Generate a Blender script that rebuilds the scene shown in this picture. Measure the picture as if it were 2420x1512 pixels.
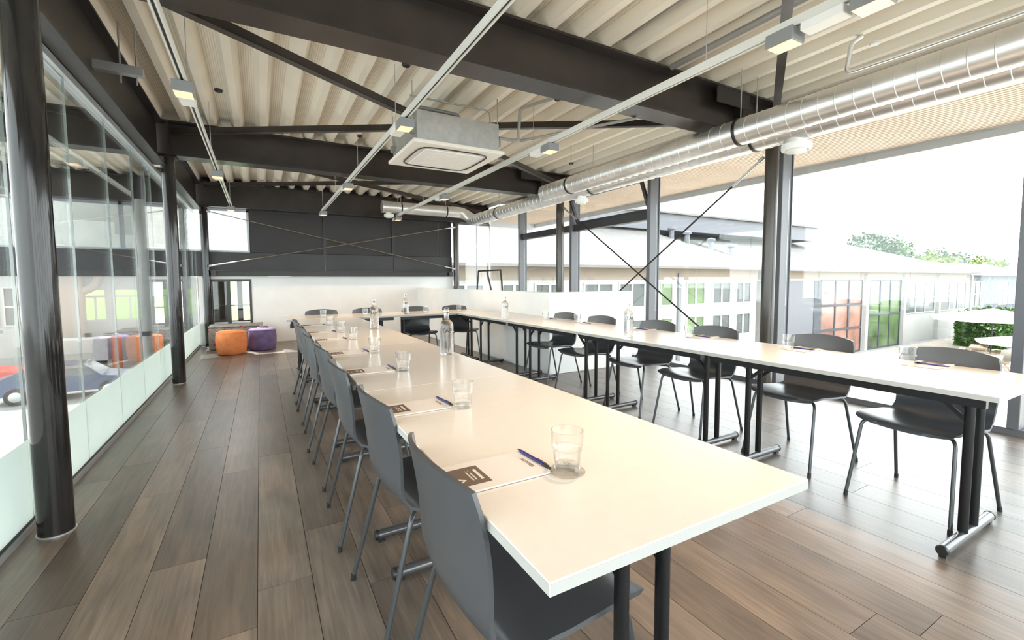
import bpy, bmesh, math, random
from mathutils import Vector, Matrix
random.seed(7)
for o in list(bpy.data.objects):
    bpy.data.objects.remove(o, do_unlink=True)
SC = bpy.context.scene
COL = SC.collection
PI = math.pi

# ------------------------------------------------------------------ camera
cam_d = bpy.data.cameras.new('camera')
cam = bpy.data.objects.new('camera', cam_d)
COL.objects.link(cam)
F_PX = 1056.68
pan, tilt, roll = 0.5120, 0.0657, -0.0044
B = Matrix(((1, 0, 0), (0, 0, -1), (0, 1, 0)))
c, s = math.cos(pan), math.sin(pan)
P_ = Matrix(((c, -s, 0), (s, c, 0), (0, 0, 1)))
c, s = math.cos(tilt), math.sin(tilt)
T_ = Matrix(((1, 0, 0), (0, c, -s), (0, s, c)))
c, s = math.cos(roll), math.sin(roll)
Q_ = Matrix(((c, -s, 0), (s, c, 0), (0, 0, 1)))
M_ = Q_ @ T_ @ B @ P_
right, down, fwd = M_[0], M_[1], M_[2]
rot = Matrix((right, -down, -fwd)).transposed()
cam.matrix_world = Matrix.Translation((0, 0, 1.19)) @ rot.to_4x4()
cam_d.sensor_fit = 'HORIZONTAL'
cam_d.sensor_width = 36.0
cam_d.lens = F_PX * 36.0 / 2420.0
cam_d.shift_y = -22.56 / 2420.0
cam_d.clip_start = 0.02
cam_d.clip_end = 500
SC.camera = cam

# ------------------------------------------------------------------ light and exposure
SC.view_settings.view_transform = 'Standard'
SC.view_settings.look = 'None'
SC.view_settings.gamma = 1.0
SC.view_settings.exposure = 0.78
SC.view_settings.use_curve_mapping = False
W = bpy.data.worlds.new('bright_cloudy_sky')
SC.world = W
W.use_nodes = True
nt = W.node_tree
nt.nodes.clear()
out = nt.nodes.new('ShaderNodeOutputWorld')
bg = nt.nodes.new('ShaderNodeBackground')
tc = nt.nodes.new('ShaderNodeTexCoord')
nz = nt.nodes.new('ShaderNodeTexNoise')
nz.inputs['Scale'].default_value = 3.0
nz.inputs['Detail'].default_value = 4.0
rp = nt.nodes.new('ShaderNodeValToRGB')
rp.color_ramp.elements[0].color = (0.86, 0.92, 1.0, 1)
rp.color_ramp.elements[1].color = (1.0, 1.0, 1.0, 1)
nt.links.new(tc.outputs['Generated'], nz.inputs['Vector'])
nt.links.new(nz.outputs['Fac'], rp.inputs['Fac'])
nt.links.new(rp.outputs['Color'], bg.inputs['Color'])
bg.inputs['Strength'].default_value = 4.4
nt.links.new(bg.outputs['Background'], out.inputs['Surface'])
sun_d = bpy.data.lights.new('sun', 'SUN')
sun_d.energy = 9.0
sun_d.angle = 0.01
sun_d.color = (1.0, 0.96, 0.9)
sun = bpy.data.objects.new('sun', sun_d)
COL.objects.link(sun)
sun.rotation_euler = Vector((0.72, -1.65, -2.35)).to_track_quat('-Z', 'Y').to_euler()
sun.location = (0, 20, 30)

# ------------------------------------------------------------------ materials
MATS = {}
def pm(name, col, rough=0.5, metal=0.0, spec=0.5, var=0.0, scale=8.0, bump=0.0, bscale=None, emit=None, estr=0.0, stretch=None):
    """principled material with optional procedural colour variation and bump"""
    m = bpy.data.materials.new(name); m.use_nodes = True
    n = m.node_tree; b = n.nodes['Principled BSDF']
    b.inputs['Base Color'].default_value = (*col, 1)
    b.inputs['Roughness'].default_value = rough
    b.inputs['Metallic'].default_value = metal
    b.inputs['Specular IOR Level'].default_value = spec
    if emit:
        b.inputs['Emission Color'].default_value = (*emit, 1); b.inputs['Emission Strength'].default_value = estr
    if var or bump:
        t = n.nodes.new('ShaderNodeTexCoord'); mp = n.nodes.new('ShaderNodeMapping')
        if stretch: mp.inputs['Scale'].default_value = stretch
        n.links.new(t.outputs['Object'], mp.inputs['Vector'])
        z = n.nodes.new('ShaderNodeTexNoise'); z.inputs['Scale'].default_value = scale; z.inputs['Detail'].default_value = 5
        n.links.new(mp.outputs['Vector'], z.inputs['Vector'])
        if var:
            r = n.nodes.new('ShaderNodeValToRGB')
            r.color_ramp.elements[0].position = .3; r.color_ramp.elements[1].position = .7
            r.color_ramp.elements[0].color = (*[max(0, x*(1-var)) for x in col], 1)
            r.color_ramp.elements[1].color = (*[min(1, x*(1+var)) for x in col], 1)
            n.links.new(z.outputs['Fac'], r.inputs['Fac']); n.links.new(r.outputs['Color'], b.inputs['Base Color'])
        if bump:
            z2 = z
            if bscale:
                z2 = n.nodes.new('ShaderNodeTexNoise'); z2.inputs['Scale'].default_value = bscale
                n.links.new(mp.outputs['Vector'], z2.inputs['Vector'])
            bp = n.nodes.new('ShaderNodeBump'); bp.inputs['Strength'].default_value = bump; bp.inputs['Distance'].default_value = .01
            n.links.new(z2.outputs['Fac'], bp.inputs['Height']); n.links.new(bp.outputs['Normal'], b.inputs['Normal'])
    MATS[name] = m
    return m

def glass_mat(name, tint=(.96, .985, .97), base=.05, top=.85, power=4.0, rough=0.0):
    """thin clear glazing: see-through with reflections that grow towards grazing angles"""
    m = bpy.data.materials.new(name); m.use_nodes = True
    n = m.node_tree; n.nodes.clear()
    o = n.nodes.new('ShaderNodeOutputMaterial'); mx = n.nodes.new('ShaderNodeMixShader')
    tr = n.nodes.new('ShaderNodeBsdfTransparent'); tr.inputs['Color'].default_value = (*tint, 1)
    gl = n.nodes.new('ShaderNodeBsdfGlossy'); gl.inputs['Roughness'].default_value = rough
    lw = n.nodes.new('ShaderNodeLayerWeight'); lw.inputs['Blend'].default_value = .5
    pw = n.nodes.new('ShaderNodeMath'); pw.operation = 'POWER'; pw.inputs[1].default_value = power
    ma = n.nodes.new('ShaderNodeMath'); ma.operation = 'MULTIPLY_ADD'; ma.inputs[1].default_value = top; ma.inputs[2].default_value = base
    n.links.new(lw.outputs['Facing'], pw.inputs[0]); n.links.new(pw.outputs[0], ma.inputs[0])
    n.links.new(ma.outputs[0], mx.inputs['Fac']); n.links.new(tr.outputs[0], mx.inputs[1]); n.links.new(gl.outputs[0], mx.inputs[2])
    n.links.new(mx.outputs[0], o.inputs['Surface'])
    MATS[name] = m
    return m

pm('white_paint', (.80, .80, .79), .55, var=.03, scale=3)
pm('black_steel', (.020, .018, .017), .38, spec=.5, var=.25, scale=2.5)
pm('brown_steel', (.030, .024, .021), .30, var=.3, scale=3, bump=.05, bscale=40)
pm('column_steel', (.016, .014, .013), .10, metal=.0, spec=.45, var=.25, scale=4, stretch=(1, 1, .3))
pm('column_brown', (.055, .045, .037), .22, spec=.5, var=.25, scale=4, stretch=(1, 1, .3))
pm('frame_dark', (.030, .030, .033), .35)
pm('frame_grey', (.13, .135, .15), .4)
pm('alu_light', (.55, .58, .60), .35, metal=.6)
pm('panel_dark', (.020, .017, .018), .5, var=.2, scale=1.5)
pm('ledge_dark', (.028, .027, .028), .45, var=.2, scale=1.5)
pm('galv', (.80, .80, .79), .36, metal=.85, var=.08, scale=5, bump=.05, bscale=60)
pm('galv_dull', (.50, .50, .48), .5, metal=.5, var=.1, scale=20)
pm('grey_plastic', (.42, .42, .42), .5)
pm('white_plastic', (.82, .82, .80), .4)
pm('offwhite', (.80, .77, .71), .45)
pm('track_white', (.72, .72, .68), .4)
pm('lamp_grey', (.24, .245, .25), .4)
pm('black_plastic', (.015, .015, .016), .4)
pm('table_top', (.63, .60, .565), .20, spec=.45, var=.015, scale=30)
pm('table_edge', (.40, .40, .385), .45)
pm('leg_black', (.008, .008, .009), .32, spec=.35)
pm('foot_metal', (.13, .13, .135), .25, metal=.6)
pm('chair_shell', (.060, .063, .070), .28, spec=.5, var=.04, scale=200, bump=.03, bscale=900)
pm('chair_leg', (.075, .08, .085), .28, metal=.5)
pm('paper', (.60, .575, .56), .7)
pm('print_brown', (.12, .085, .065), .7)
pm('pen_blue', (.03, .025, .16), .3)
pm('orange_felt', (.78, .25, .085), .85, var=.12, scale=12, bump=.2, bscale=90)
pm('purple_felt', (.15, .105, .23), .85, var=.25, scale=9, bump=.3, bscale=90)
pm('soffit_wood', (.66, .53, .43), .6, var=.14, scale=5, stretch=(8, .4, 8))
pm('soffit_back', (.16, .11, .08), .8)
pm('fascia_grey', (.10, .105, .12), .5)
pm('edge_grey', (.50, .52, .56), .5)
pm('concrete', (.55, .54, .52), .85, var=.08, scale=3)
pm('asphalt', (.24, .24, .235), .9, var=.12, scale=1.5)
pm('paving', (.36, .31, .26), .85, var=.12, scale=1.2)
pm('facade_white', (.33, .325, .31), .75, var=.05, scale=.8)
pm('facade_beige', (.20, .165, .13), .8, var=.05, scale=.8)
pm('roof_sheet', (.15, .146, .138), .85, var=.12, scale=.6, bump=.2, bscale=6)
pm('far_pane', (.05, .06, .06), .25, spec=.3, var=.5, scale=.5)
pm('far_pane_red', (.22, .11, .085), .25, spec=.3, var=.45, scale=.7)
pm('far_pane_green', (.07, .11, .045), .25, spec=.3, var=.6, scale=.6)
pm('far_frame', (.42, .42, .41), .6)
pm('far_dark', (.035, .04, .05), .6)
pm('stone', (.12, .13, .14), .9, var=.5, scale=2.2, bump=.5)
pm('leaf_green', (.055, .13, .022), .6, var=.4, scale=1.2)
pm('leaf_dark', (.035, .075, .03), .6, var=.4, scale=1.0)
pm('leaf_lime', (.14, .20, .03), .6, var=.3, scale=1.0)
pm('bark', (.16, .11, .07), .9, var=.2)
pm('grass', (.13, .23, .035), .9, var=.2, scale=1)
pm('car_blue', (.05, .075, .13), .2, metal=.4)
pm('car_red', (.45, .04, .03), .25)
pm('car_silver', (.45, .48, .52), .25, metal=.5)
pm('car_glass', (.04, .05, .055), .08, spec=.8)
pm('tyre', (.02, .02, .02), .8)
pm('silo_beige', (.26, .20, .165), .8, var=.05)
pm('orange_paint', (.42, .11, .03), .6)
pm('wood_light', (.26, .20, .145), .7, var=.12, scale=5)
pm('parasol_white', (.88, .87, .84), .8)
pm('lens_warm', (.5, .4, .3), .4, emit=(1.0, .68, .36), estr=.65)
pm('subfloor', (.02, .018, .016), .9)
pm('dim_box_beige', (.20, .175, .14), .8, var=.2, scale=3)  # for the box added to darken the low window
pm('rod_brown', (.26, .21, .15), .4, metal=.4)
pm('joint_pale', (.30, .33, .32), .4)
pm('bracket_grey', (.35, .35, .34), .45, metal=.4)
glass_mat('glazing')
glass_mat('glazing_side', (.93, .965, .95), base=.13, top=.8, power=3.0)
glass_mat('tumbler_glass', (.992, .996, .994), base=.045, top=.85, power=2.6)

# water-filled bottle
m = bpy.data.materials.new('bottle_glass'); m.use_nodes = True; n = m.node_tree; n.nodes.clear()
o_ = n.nodes.new('ShaderNodeOutputMaterial'); mx = n.nodes.new('ShaderNodeMixShader'); mx.inputs['Fac'].default_value = .35
g_ = n.nodes.new('ShaderNodeBsdfGlass'); g_.inputs['IOR'].default_value = 1.36; g_.inputs['Roughness'].default_value = 0.0
t_ = n.nodes.new('ShaderNodeBsdfTransparent')
n.links.new(g_.outputs[0], mx.inputs[1]); n.links.new(t_.outputs[0], mx.inputs[2]); n.links.new(mx.outputs[0], o_.inputs['Surface'])
MATS['bottle_glass'] = m

m = bpy.data.materials.new('frost_film'); m.use_nodes = True; n = m.node_tree; n.nodes.clear(); MATS['frost_film'] = m
o_ = n.nodes.new('ShaderNodeOutputMaterial'); mx = n.nodes.new('ShaderNodeMixShader'); mx.inputs['Fac'].default_value = .5
g_ = n.nodes.new('ShaderNodeBsdfDiffuse'); t_ = n.nodes.new('ShaderNodeBsdfTranslucent')
fz = n.nodes.new('ShaderNodeTexNoise'); fz.inputs['Scale'].default_value = 2.0
fr = n.nodes.new('ShaderNodeValToRGB'); fr.color_ramp.elements[0].color = (.74, .79, .765, 1); fr.color_ramp.elements[1].color = (.82, .86, .84, 1)
n.links.new(fz.outputs['Fac'], fr.inputs['Fac']); n.links.new(fr.outputs['Color'], g_.inputs['Color']); n.links.new(fr.outputs['Color'], t_.inputs['Color'])
n.links.new(g_.outputs[0], mx.inputs[1]); n.links.new(t_.outputs[0], mx.inputs[2]); n.links.new(mx.outputs[0], o_.inputs['Surface'])

# floor boards: grain along the board, tone differs from board to board
m = bpy.data.materials.new('oak_board'); m.use_nodes = True; n = m.node_tree; b = n.nodes['Principled BSDF']
tco = n.nodes.new('ShaderNodeTexCoord'); oi = n.nodes.new('ShaderNodeObjectInfo')
geo = n.nodes.new('ShaderNodeNewGeometry')
mp = n.nodes.new('ShaderNodeMapping'); mp.inputs['Scale'].default_value = (6, 2.2, 1)
add = n.nodes.new('ShaderNodeVectorMath'); add.operation = 'ADD'
mul = n.nodes.new('ShaderNodeVectorMath'); mul.operation = 'SCALE'; mul.inputs['Scale'].default_value = 37.0
cmb = n.nodes.new('ShaderNodeCombineXYZ')
for k in ('X', 'Y', 'Z'): n.links.new(oi.outputs['Random'], cmb.inputs[k])
n.links.new(cmb.outputs[0], mul.inputs[0])
n.links.new(geo.outputs['Position'], mp.inputs['Vector']); n.links.new(mp.outputs['Vector'], add.inputs[0]); n.links.new(mul.outputs[0], add.inputs[1])
nz1 = n.nodes.new('ShaderNodeTexNoise'); nz1.inputs['Scale'].default_value = 1.1; nz1.inputs['Detail'].default_value = 5; nz1.inputs['Distortion'].default_value = .6
n.links.new(add.outputs[0], nz1.inputs['Vector'])
rmp = n.nodes.new('ShaderNodeValToRGB'); e = rmp.color_ramp.elements
e[0].position = .30; e[0].color = (.068, .052, .041, 1); e[1].position = .72; e[1].color = (.22, .165, .125, 1)
x = e.new(.5); x.color = (.132, .102, .080, 1)
mpg = n.nodes.new('ShaderNodeMapping'); mpg.inputs['Scale'].default_value = (70, 3.5, 1)
n.links.new(geo.outputs['Position'], mpg.inputs['Vector'])
addg = n.nodes.new('ShaderNodeVectorMath'); addg.operation = 'ADD'
n.links.new(mpg.outputs['Vector'], addg.inputs[0]); n.links.new(mul.outputs[0], addg.inputs[1])
nzg = n.nodes.new('ShaderNodeTexNoise'); nzg.inputs['Scale'].default_value = 1.0; nzg.inputs['Detail'].default_value = 6; nzg.inputs['Distortion'].default_value = .8
n.links.new(addg.outputs[0], nzg.inputs['Vector'])
mxf = n.nodes.new('ShaderNodeMath'); mxf.operation = 'MULTIPLY_ADD'; mxf.inputs[1].default_value = .5
hal = n.nodes.new('ShaderNodeMath'); hal.operation = 'MULTIPLY'; hal.inputs[1].default_value = .5
n.links.new(nz1.outputs['Fac'], hal.inputs[0]); n.links.new(nzg.outputs['Fac'], mxf.inputs[0]); n.links.new(hal.outputs[0], mxf.inputs[2])
n.links.new(mxf.outputs[0], rmp.inputs['Fac'])
nzb = n.nodes.new('ShaderNodeTexNoise'); nzb.inputs['Scale'].default_value = 2.2; nzb.inputs['Detail'].default_value = 3
n.links.new(geo.outputs['Position'], nzb.inputs['Vector'])
hsv = n.nodes.new('ShaderNodeHueSaturation')
mr = n.nodes.new('ShaderNodeMapRange'); mr.inputs['To Min'].default_value = .74; mr.inputs['To Max'].default_value = 1.28
n.links.new(oi.outputs['Random'], mr.inputs['Value']); n.links.new(mr.outputs[0], hsv.inputs['Value'])
mr2 = n.nodes.new('ShaderNodeMapRange'); mr2.inputs['To Min'].default_value = .45; mr2.inputs['To Max'].default_value = 1.35
n.links.new(nzb.outputs['Fac'], mr2.inputs['Value']); n.links.new(mr2.outputs[0], hsv.inputs['Saturation'])
n.links.new(rmp.outputs['Color'], hsv.inputs['Color']); n.links.new(hsv.outputs['Color'], b.inputs['Base Color'])
mrr = n.nodes.new('ShaderNodeMapRange'); mrr.inputs['To Min'].default_value = .30; mrr.inputs['To Max'].default_value = .40
n.links.new(nz1.outputs['Fac'], mrr.inputs['Value']); n.links.new(mrr.outputs[0], b.inputs['Roughness'])
b.inputs['Specular IOR Level'].default_value = .55
b.inputs['Coat Weight'].default_value = .30; b.inputs['Coat Roughness'].default_value = .42; b.inputs['Coat IOR'].default_value = 1.6
bp = n.nodes.new('ShaderNodeBump'); bp.inputs['Strength'].default_value = .06; bp.inputs['Distance'].default_value = .004
n.links.new(mxf.outputs[0], bp.inputs['Height']); n.links.new(bp.outputs['Normal'], b.inputs['Normal'])
MATS['oak_board'] = m

# perforated steel deck
m = bpy.data.materials.new('deck_cream'); m.use_nodes = True; n = m.node_tree; b = n.nodes['Principled BSDF']
b.inputs['Roughness'].default_value = .5
tco = n.nodes.new('ShaderNodeTexCoord'); vo = n.nodes.new('ShaderNodeTexVoronoi'); vo.inputs['Scale'].default_value = 55; vo.inputs['Randomness'].default_value = 0.0
n.links.new(tco.outputs['Object'], vo.inputs['Vector'])
lt = n.nodes.new('ShaderNodeMath'); lt.operation = 'LESS_THAN'; lt.inputs[1].default_value = .27
n.links.new(vo.outputs['Distance'], lt.inputs[0])
sx = n.nodes.new('ShaderNodeSeparateXYZ'); n.links.new(tco.outputs['Object'], sx.inputs[0])
gt = n.nodes.new('ShaderNodeMath'); gt.operation = 'GREATER_THAN'; gt.inputs[1].default_value = .085
n.links.new(sx.outputs['Z'], gt.inputs[0])
an = n.nodes.new('ShaderNodeMath'); an.operation = 'MULTIPLY'
n.links.new(lt.outputs[0], an.inputs[0]); n.links.new(gt.outputs[0], an.inputs[1])
nn = n.nodes.new('ShaderNodeTexNoise'); nn.inputs['Scale'].default_value = 2.5; nn.inputs['Detail'].default_value = 3
n.links.new(tco.outputs['Object'], nn.inputs['Vector'])
r0 = n.nodes.new('ShaderNodeValToRGB'); r0.color_ramp.elements[0].color = (.80, .73, .61, 1); r0.color_ramp.elements[1].color = (.90, .85, .75, 1)
n.links.new(nn.outputs['Fac'], r0.inputs['Fac'])
mc = n.nodes.new('ShaderNodeMix'); mc.data_type = 'RGBA'
n.links.new(an.outputs[0], mc.inputs['Factor']); n.links.new(r0.outputs['Color'], mc.inputs[6]); mc.inputs[7].default_value = (.55, .49, .40, 1)
n.links.new(mc.outputs[2], b.inputs['Base Color'])
MATS['deck_cream'] = m

# flowered upholstery
m = bpy.data.materials.new('flower_fabric'); m.use_nodes = True; n = m.node_tree; b = n.nodes['Principled BSDF']
b.inputs['Roughness'].default_value = .85
tco = n.nodes.new('ShaderNodeTexCoord'); vo = n.nodes.new('ShaderNodeTexVoronoi'); vo.inputs['Scale'].default_value = 9
n.links.new(tco.outputs['Object'], vo.inputs['Vector'])
r0 = n.nodes.new('ShaderNodeValToRGB'); r0.color_ramp.interpolation = 'CONSTANT'; e = r0.color_ramp.elements
e[0].position = 0; e[0].color = (.45, .05, .05, 1); e[1].position = .2; e[1].color = (.27, .25, .23, 1)
x = e.new(.42); x.color = (.14, .14, .13, 1); x = e.new(.47); x.color = (.30, .28, .26, 1)
n.links.new(vo.outputs['Distance'], r0.inputs['Fac']); n.links.new(r0.outputs['Color'], b.inputs['Base Color'])
MATS['flower_fabric'] = m

# ------------------------------------------------------------------ mesh helpers
class MB:
    def __init__(s): s.v = []; s.f = []
    def add(s, vs, fs):
        k = len(s.v); s.v += [tuple(p) for p in vs]; s.f += [tuple(i+k for i in q) for q in fs]; return s
    def box(s, x0, x1, y0, y1, z0, z1):
        return s.add([(x0,y0,z0),(x1,y0,z0),(x1,y1,z0),(x0,y1,z0),(x0,y0,z1),(x1,y0,z1),(x1,y1,z1),(x0,y1,z1)],
                     [(0,3,2,1),(4,5,6,7),(0,1,5,4),(1,2,6,5),(2,3,7,6),(3,0,4,7)])
    def cbox(s, x0, x1, y0, y1, z0, z1, ch=.004, seg=1):
        bm = bmesh.new(); bmesh.ops.create_cube(bm, size=1)
        for v in bm.verts:
            v.co = Vector(((x0+x1)/2+v.co.x*(x1-x0), (y0+y1)/2+v.co.y*(y1-y0), (z0+z1)/2+v.co.z*(z1-z0)))
        bmesh.ops.bevel(bm, geom=bm.edges[:], offset=ch, segments=seg, affect='EDGES', profile=.5)
        bm.verts.index_update()
        s.add([v.co[:] for v in bm.verts], [[v.index for v in f.verts] for f in bm.faces]); bm.free(); return s
    def tube(s, pts, r, n=10, caps=True, phase=0.0, ry=None):
        pts = [Vector(p) for p in pts]; m = len(pts); rs = r if isinstance(r, (list, tuple)) else [r]*m
        tan = []
        for i in range(m):
            a = pts[max(i-1, 0)]; b_ = pts[min(i+1, m-1)]; tan.append((b_-a).normalized())
        up = Vector((0, 0, 1)) if abs(tan[0].z) < .9 else Vector((1, 0, 0))
        u = tan[0].cross(up).normalized(); vs = []
        for i in range(m):
            u = (u - tan[i]*u.dot(tan[i])).normalized(); w = tan[i].cross(u)
            for k in range(n):
                a = 2*PI*k/n+phase; vs.append(pts[i]+u*(math.cos(a)*rs[i])+w*(math.sin(a)*(ry if ry else rs[i])))
        fs = [(i*n+k, i*n+(k+1) % n, (i+1)*n+(k+1) % n, (i+1)*n+k) for i in range(m-1) for k in range(n)]
        if caps: fs += [tuple(range(n-1, -1, -1)), tuple((m-1)*n+k for k in range(n))]
        return s.add(vs, fs)
    def lathe(s, prof, n=24, at=(0, 0, 0), axis='Z', cap0=True, cap1=True):
        vs = []
        for (r, h) in prof:
            for k in range(n):
                a = 2*PI*k/n; x, y = r*math.cos(a), r*math.sin(a)
                p = (x, y, h) if axis == 'Z' else ((x, h, y) if axis == 'Y' else (h, x, y))
                vs.append((p[0]+at[0], p[1]+at[1], p[2]+at[2]))
        m = len(prof)
        fs = [(i*n+k, i*n+(k+1) % n, (i+1)*n+(k+1) % n, (i+1)*n+k) for i in range(m-1) for k in range(n)]
        if cap0: fs.append(tuple(range(n-1, -1, -1)))
        if cap1: fs.append(tuple((m-1)*n+k for k in range(n)))
        return s.add(vs, fs)
    def prism(s, poly, a0, a1, axis='Y'):
        """poly of 2D points extruded from a0 to a1; axis Y: poly=(x,z); X: (y,z); Z: (x,y)"""
        def P(p, a): return (p[0], a, p[1]) if axis == 'Y' else ((a, p[0], p[1]) if axis == 'X' else (p[0], p[1], a))
        k = len(poly)
        vs = [P(p, a0) for p in poly]+[P(p, a1) for p in poly]
        fs = [tuple(range(k-1, -1, -1)), tuple(range(k, 2*k))]+[(i, (i+1) % k, k+(i+1) % k, k+i) for i in range(k)]
        return s.add(vs, fs)
    def mesh(s, name, mat=None, smooth=None):
        me = bpy.data.meshes.new(name); me.from_pydata(s.v, [], s.f); me.validate()
        bm = bmesh.new(); bm.from_mesh(me); bmesh.ops.recalc_face_normals(bm, faces=bm.faces[:]); bm.to_mesh(me); bm.free()
        if mat: me.materials.append(MATS[mat])
        if smooth is not None:
            me.shade_smooth(); me.set_sharp_from_angle(angle=math.radians(smooth))
        return me
    def build(s, name, mat, parent=None, smooth=None, loc=None):
        return obj(name, s.mesh(name, mat, smooth), parent, loc)

def obj(name, me, parent=None, loc=None, rz=None, scale=None):
    o = bpy.data.objects.new(name, me); COL.objects.link(o)
    if parent: o.parent = parent
    if loc: o.location = loc
    if rz is not None: o.rotation_euler = (0, 0, rz)
    if scale: o.scale = scale
    return o
def tag(o, label, cat, group=None):
    o['label'] = label; o['category'] = cat
    if group: o['group'] = group
    return o
def thing(name, label, cat, loc=(0, 0, 0), rz=0, group=None):
    o = bpy.data.objects.new(name, None); COL.objects.link(o); o.empty_display_size = .1
    o.location = loc; o.rotation_euler = (0, 0, rz)
    return tag(o, label, cat, group)
def struct(o): o['kind'] = 'structure'; return o
def dup(root, loc, rz=None, label=None, group=None):
    r = root.copy(); COL.objects.link(r); r.location = loc
    if rz is not None: r.rotation_euler = (0, 0, rz)
    if label: r['label'] = label
    if group: r['group'] = group
    for ch in list(root.children):
        c_ = ch.copy(); COL.objects.link(c_); c_.parent = r
        for g in list(ch.children):
            d = g.copy(); COL.objects.link(d); d.parent = c_
    return r
def text_mesh(txt, size, mat, name='lettering', bold=0.0):
    cu = bpy.data.curves.new('t', 'FONT'); cu.body = txt; cu.size = size; cu.align_x = 'CENTER'; cu.align_y = 'CENTER'; cu.offset = bold
    cu.resolution_u = 3
    t = bpy.data.objects.new('t', cu); COL.objects.link(t)
    bpy.context.view_layer.update()
    dg = bpy.context.evaluated_depsgraph_get()
    me = bpy.data.meshes.new_from_object(t.evaluated_get(dg)); me.name = name
    bpy.data.objects.remove(t, do_unlink=True)
    me.materials.clear(); me.materials.append(MATS[mat])
    return me
ORD = ['nearest', 'second', 'third', 'fourth', 'fifth', 'sixth', 'seventh', 'eighth', 'ninth']
def ibeam_poly(h0, h1, w, tw, tf, c0=0.0):
    return [(c0-w/2,h0),(c0+w/2,h0),(c0+w/2,h0+tf),(c0+tw/2,h0+tf),(c0+tw/2,h1-tf),(c0+w/2,h1-tf),(c0+w/2,h1),(c0-w/2,h1),(c0-w/2,h1-tf),(c0-tw/2,h1-tf),(c0-tw/2,h0+tf),(c0-w/2,h0+tf)]

def bar(mb, p0, p1, w, h, ox=0.0, oz=0.0):
    """box of width w (horizontal) and height h swept from p0 to p1"""
    p0, p1 = Vector(p0), Vector(p1); d = (p1-p0).normalized()
    up = Vector((0, 0, 1)) if abs(d.z) < .95 else Vector((0, 1, 0))
    u = d.cross(up).normalized(); w_ = u.cross(d)
    vs = [p+u*(ox+a*w/2)+w_*(oz+b_*h/2) for p in (p0, p1) for a, b_ in ((-1,-1),(1,-1),(1,1),(-1,1))]
    return mb.add(vs, [(3,2,1,0),(4,5,6,7),(0,1,5,4),(1,2,6,5),(2,3,7,6),(3,0,4,7)])

# ================================================================== SETTING
GX = -1.02          # side glass plane
RX = 5.05           # window wall plane
YB = 10.10          # end wall plane
YF = -2.20
# floor boards
floor = struct(MB().box(GX-.08, RX+.07, YF, YB+.15, -.25, -.007).build('floor', 'subfloor'))
unit = MB().box(-.5, .5, 0, 1, -.006, 0).mesh('plank', 'oak_board')
PW = .193
x = -1.021+.005
row = 0
while x < RX-.02:
    w = min(PW, RX-x)
    y = YF - random.random()*1.2
    while y < YB:
        L = 1.52
        a, b_ = max(y, YF), min(y+L, YB)
        if b_-a > .05:
            obj('plank', unit, floor, (x+w/2, a+.001, 0), None, (w-.0022, b_-a-.002, 1))
        y += L
    x += PW; row += 1

# ceiling deck
prof = []
pitch = .26
xx = -3.837
while xx < RX:
    prof += [(xx, 0), (xx+.062, 0), (xx+.107, .11), (xx+.215, .11)]
    xx += pitch
k = len(prof)
mb = MB(); mb.add([(p[0], YF, p[1]) for p in prof]+[(p[0], YB+.09, p[1]) for p in prof], [(i, i+1, k+i+1, k+i) for i in range(k-1)])
ceil = struct(obj('ceiling', mb.mesh('ceiling', 'deck_cream'), None, (0, 0, 3.025)))
MB().box(-3.75, 6.66, YF, YB+.10, .125, .30).build('roof_light_block', 'concrete', ceil)  # unseen slab above the deck, added to block light
# wooden soffit over the window wall
soffit = struct(MB().box(RX+.02, 6.6, YF, YB+.6, 2.775, 2.80).build('trim_soffit', 'soffit_back'))
bat = MB().box(0, .045, YF, YB+.6, 2.735, 2.775).mesh('batten', 'soffit_wood')
for i in range(25):
    obj('batten', bat, soffit, (RX+.04+i*.0615, 0, 0))
MB().box(6.6, 6.66, YF, YB+.62, 2.64, 3.33).build('fascia_board', 'edge_grey', soffit)
MB().box(RX-.10, 6.6, YB+.35, YB+.62, 2.60, 3.33).build('end_board', 'edge_grey', soffit)

# end wall: white below, dark panels above
wb = MB()
wb.box(-1.0, -.82, YB, YB+.14, 0, 1.30).box(-.82, -.15, YB, YB+.14, 0, .35).box(-.82, -.15, YB, YB+.14, 1.25, 1.30).box(-.15, 4.04, YB, YB+.14, 0, 1.30)
wall_back = struct(wb.build('wall_back', 'white_paint'))
for (a, b_) in ((-.15, 1.205), (1.215, 2.635), (2.645, 3.73), (3.74, 4.04)):
    MB().cbox(a, b_, YB+.06, YB+.12, 1.765, 2.60, .006).build('panel', 'panel_dark', wall_back)
for (a, b_) in ((-4.5, -2.06), (-2.05, -.82), (-.81, 1.2), (1.21, 2.63), (2.64, 4.04)):
    MB().cbox(a, b_, YB+.03, YB+.12, 1.302, 1.764, .003).build('panel', 'ledge_dark', wall_back)
for xj in (1.21, 2.64):
    MB().box(xj-.03, xj+.03, YB+.03, YB+.06, 1.76, 2.60).build('batten', 'black_steel', wall_back)
# clerestory
win1 = struct(MB().box(-4.5, -.15, YB+.05, YB+.11, 1.755, 1.80).box(-.19, -.15, YB+.05, YB+.11, 1.80, 2.58).box(-2.09, -2.03, YB+.05, YB+.11, 1.80, 2.58).box(-4.5, -.15, YB+.05, YB+.11, 2.54, 2.60).build('window_1', 'edge_grey'))
for a, b_ in ((-4.5, -2.09), (-2.03, -.19)):
    MB().box(a, b_, YB+.075, YB+.085, 1.80, 2.54).build('pane', 'glazing', win1)
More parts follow.
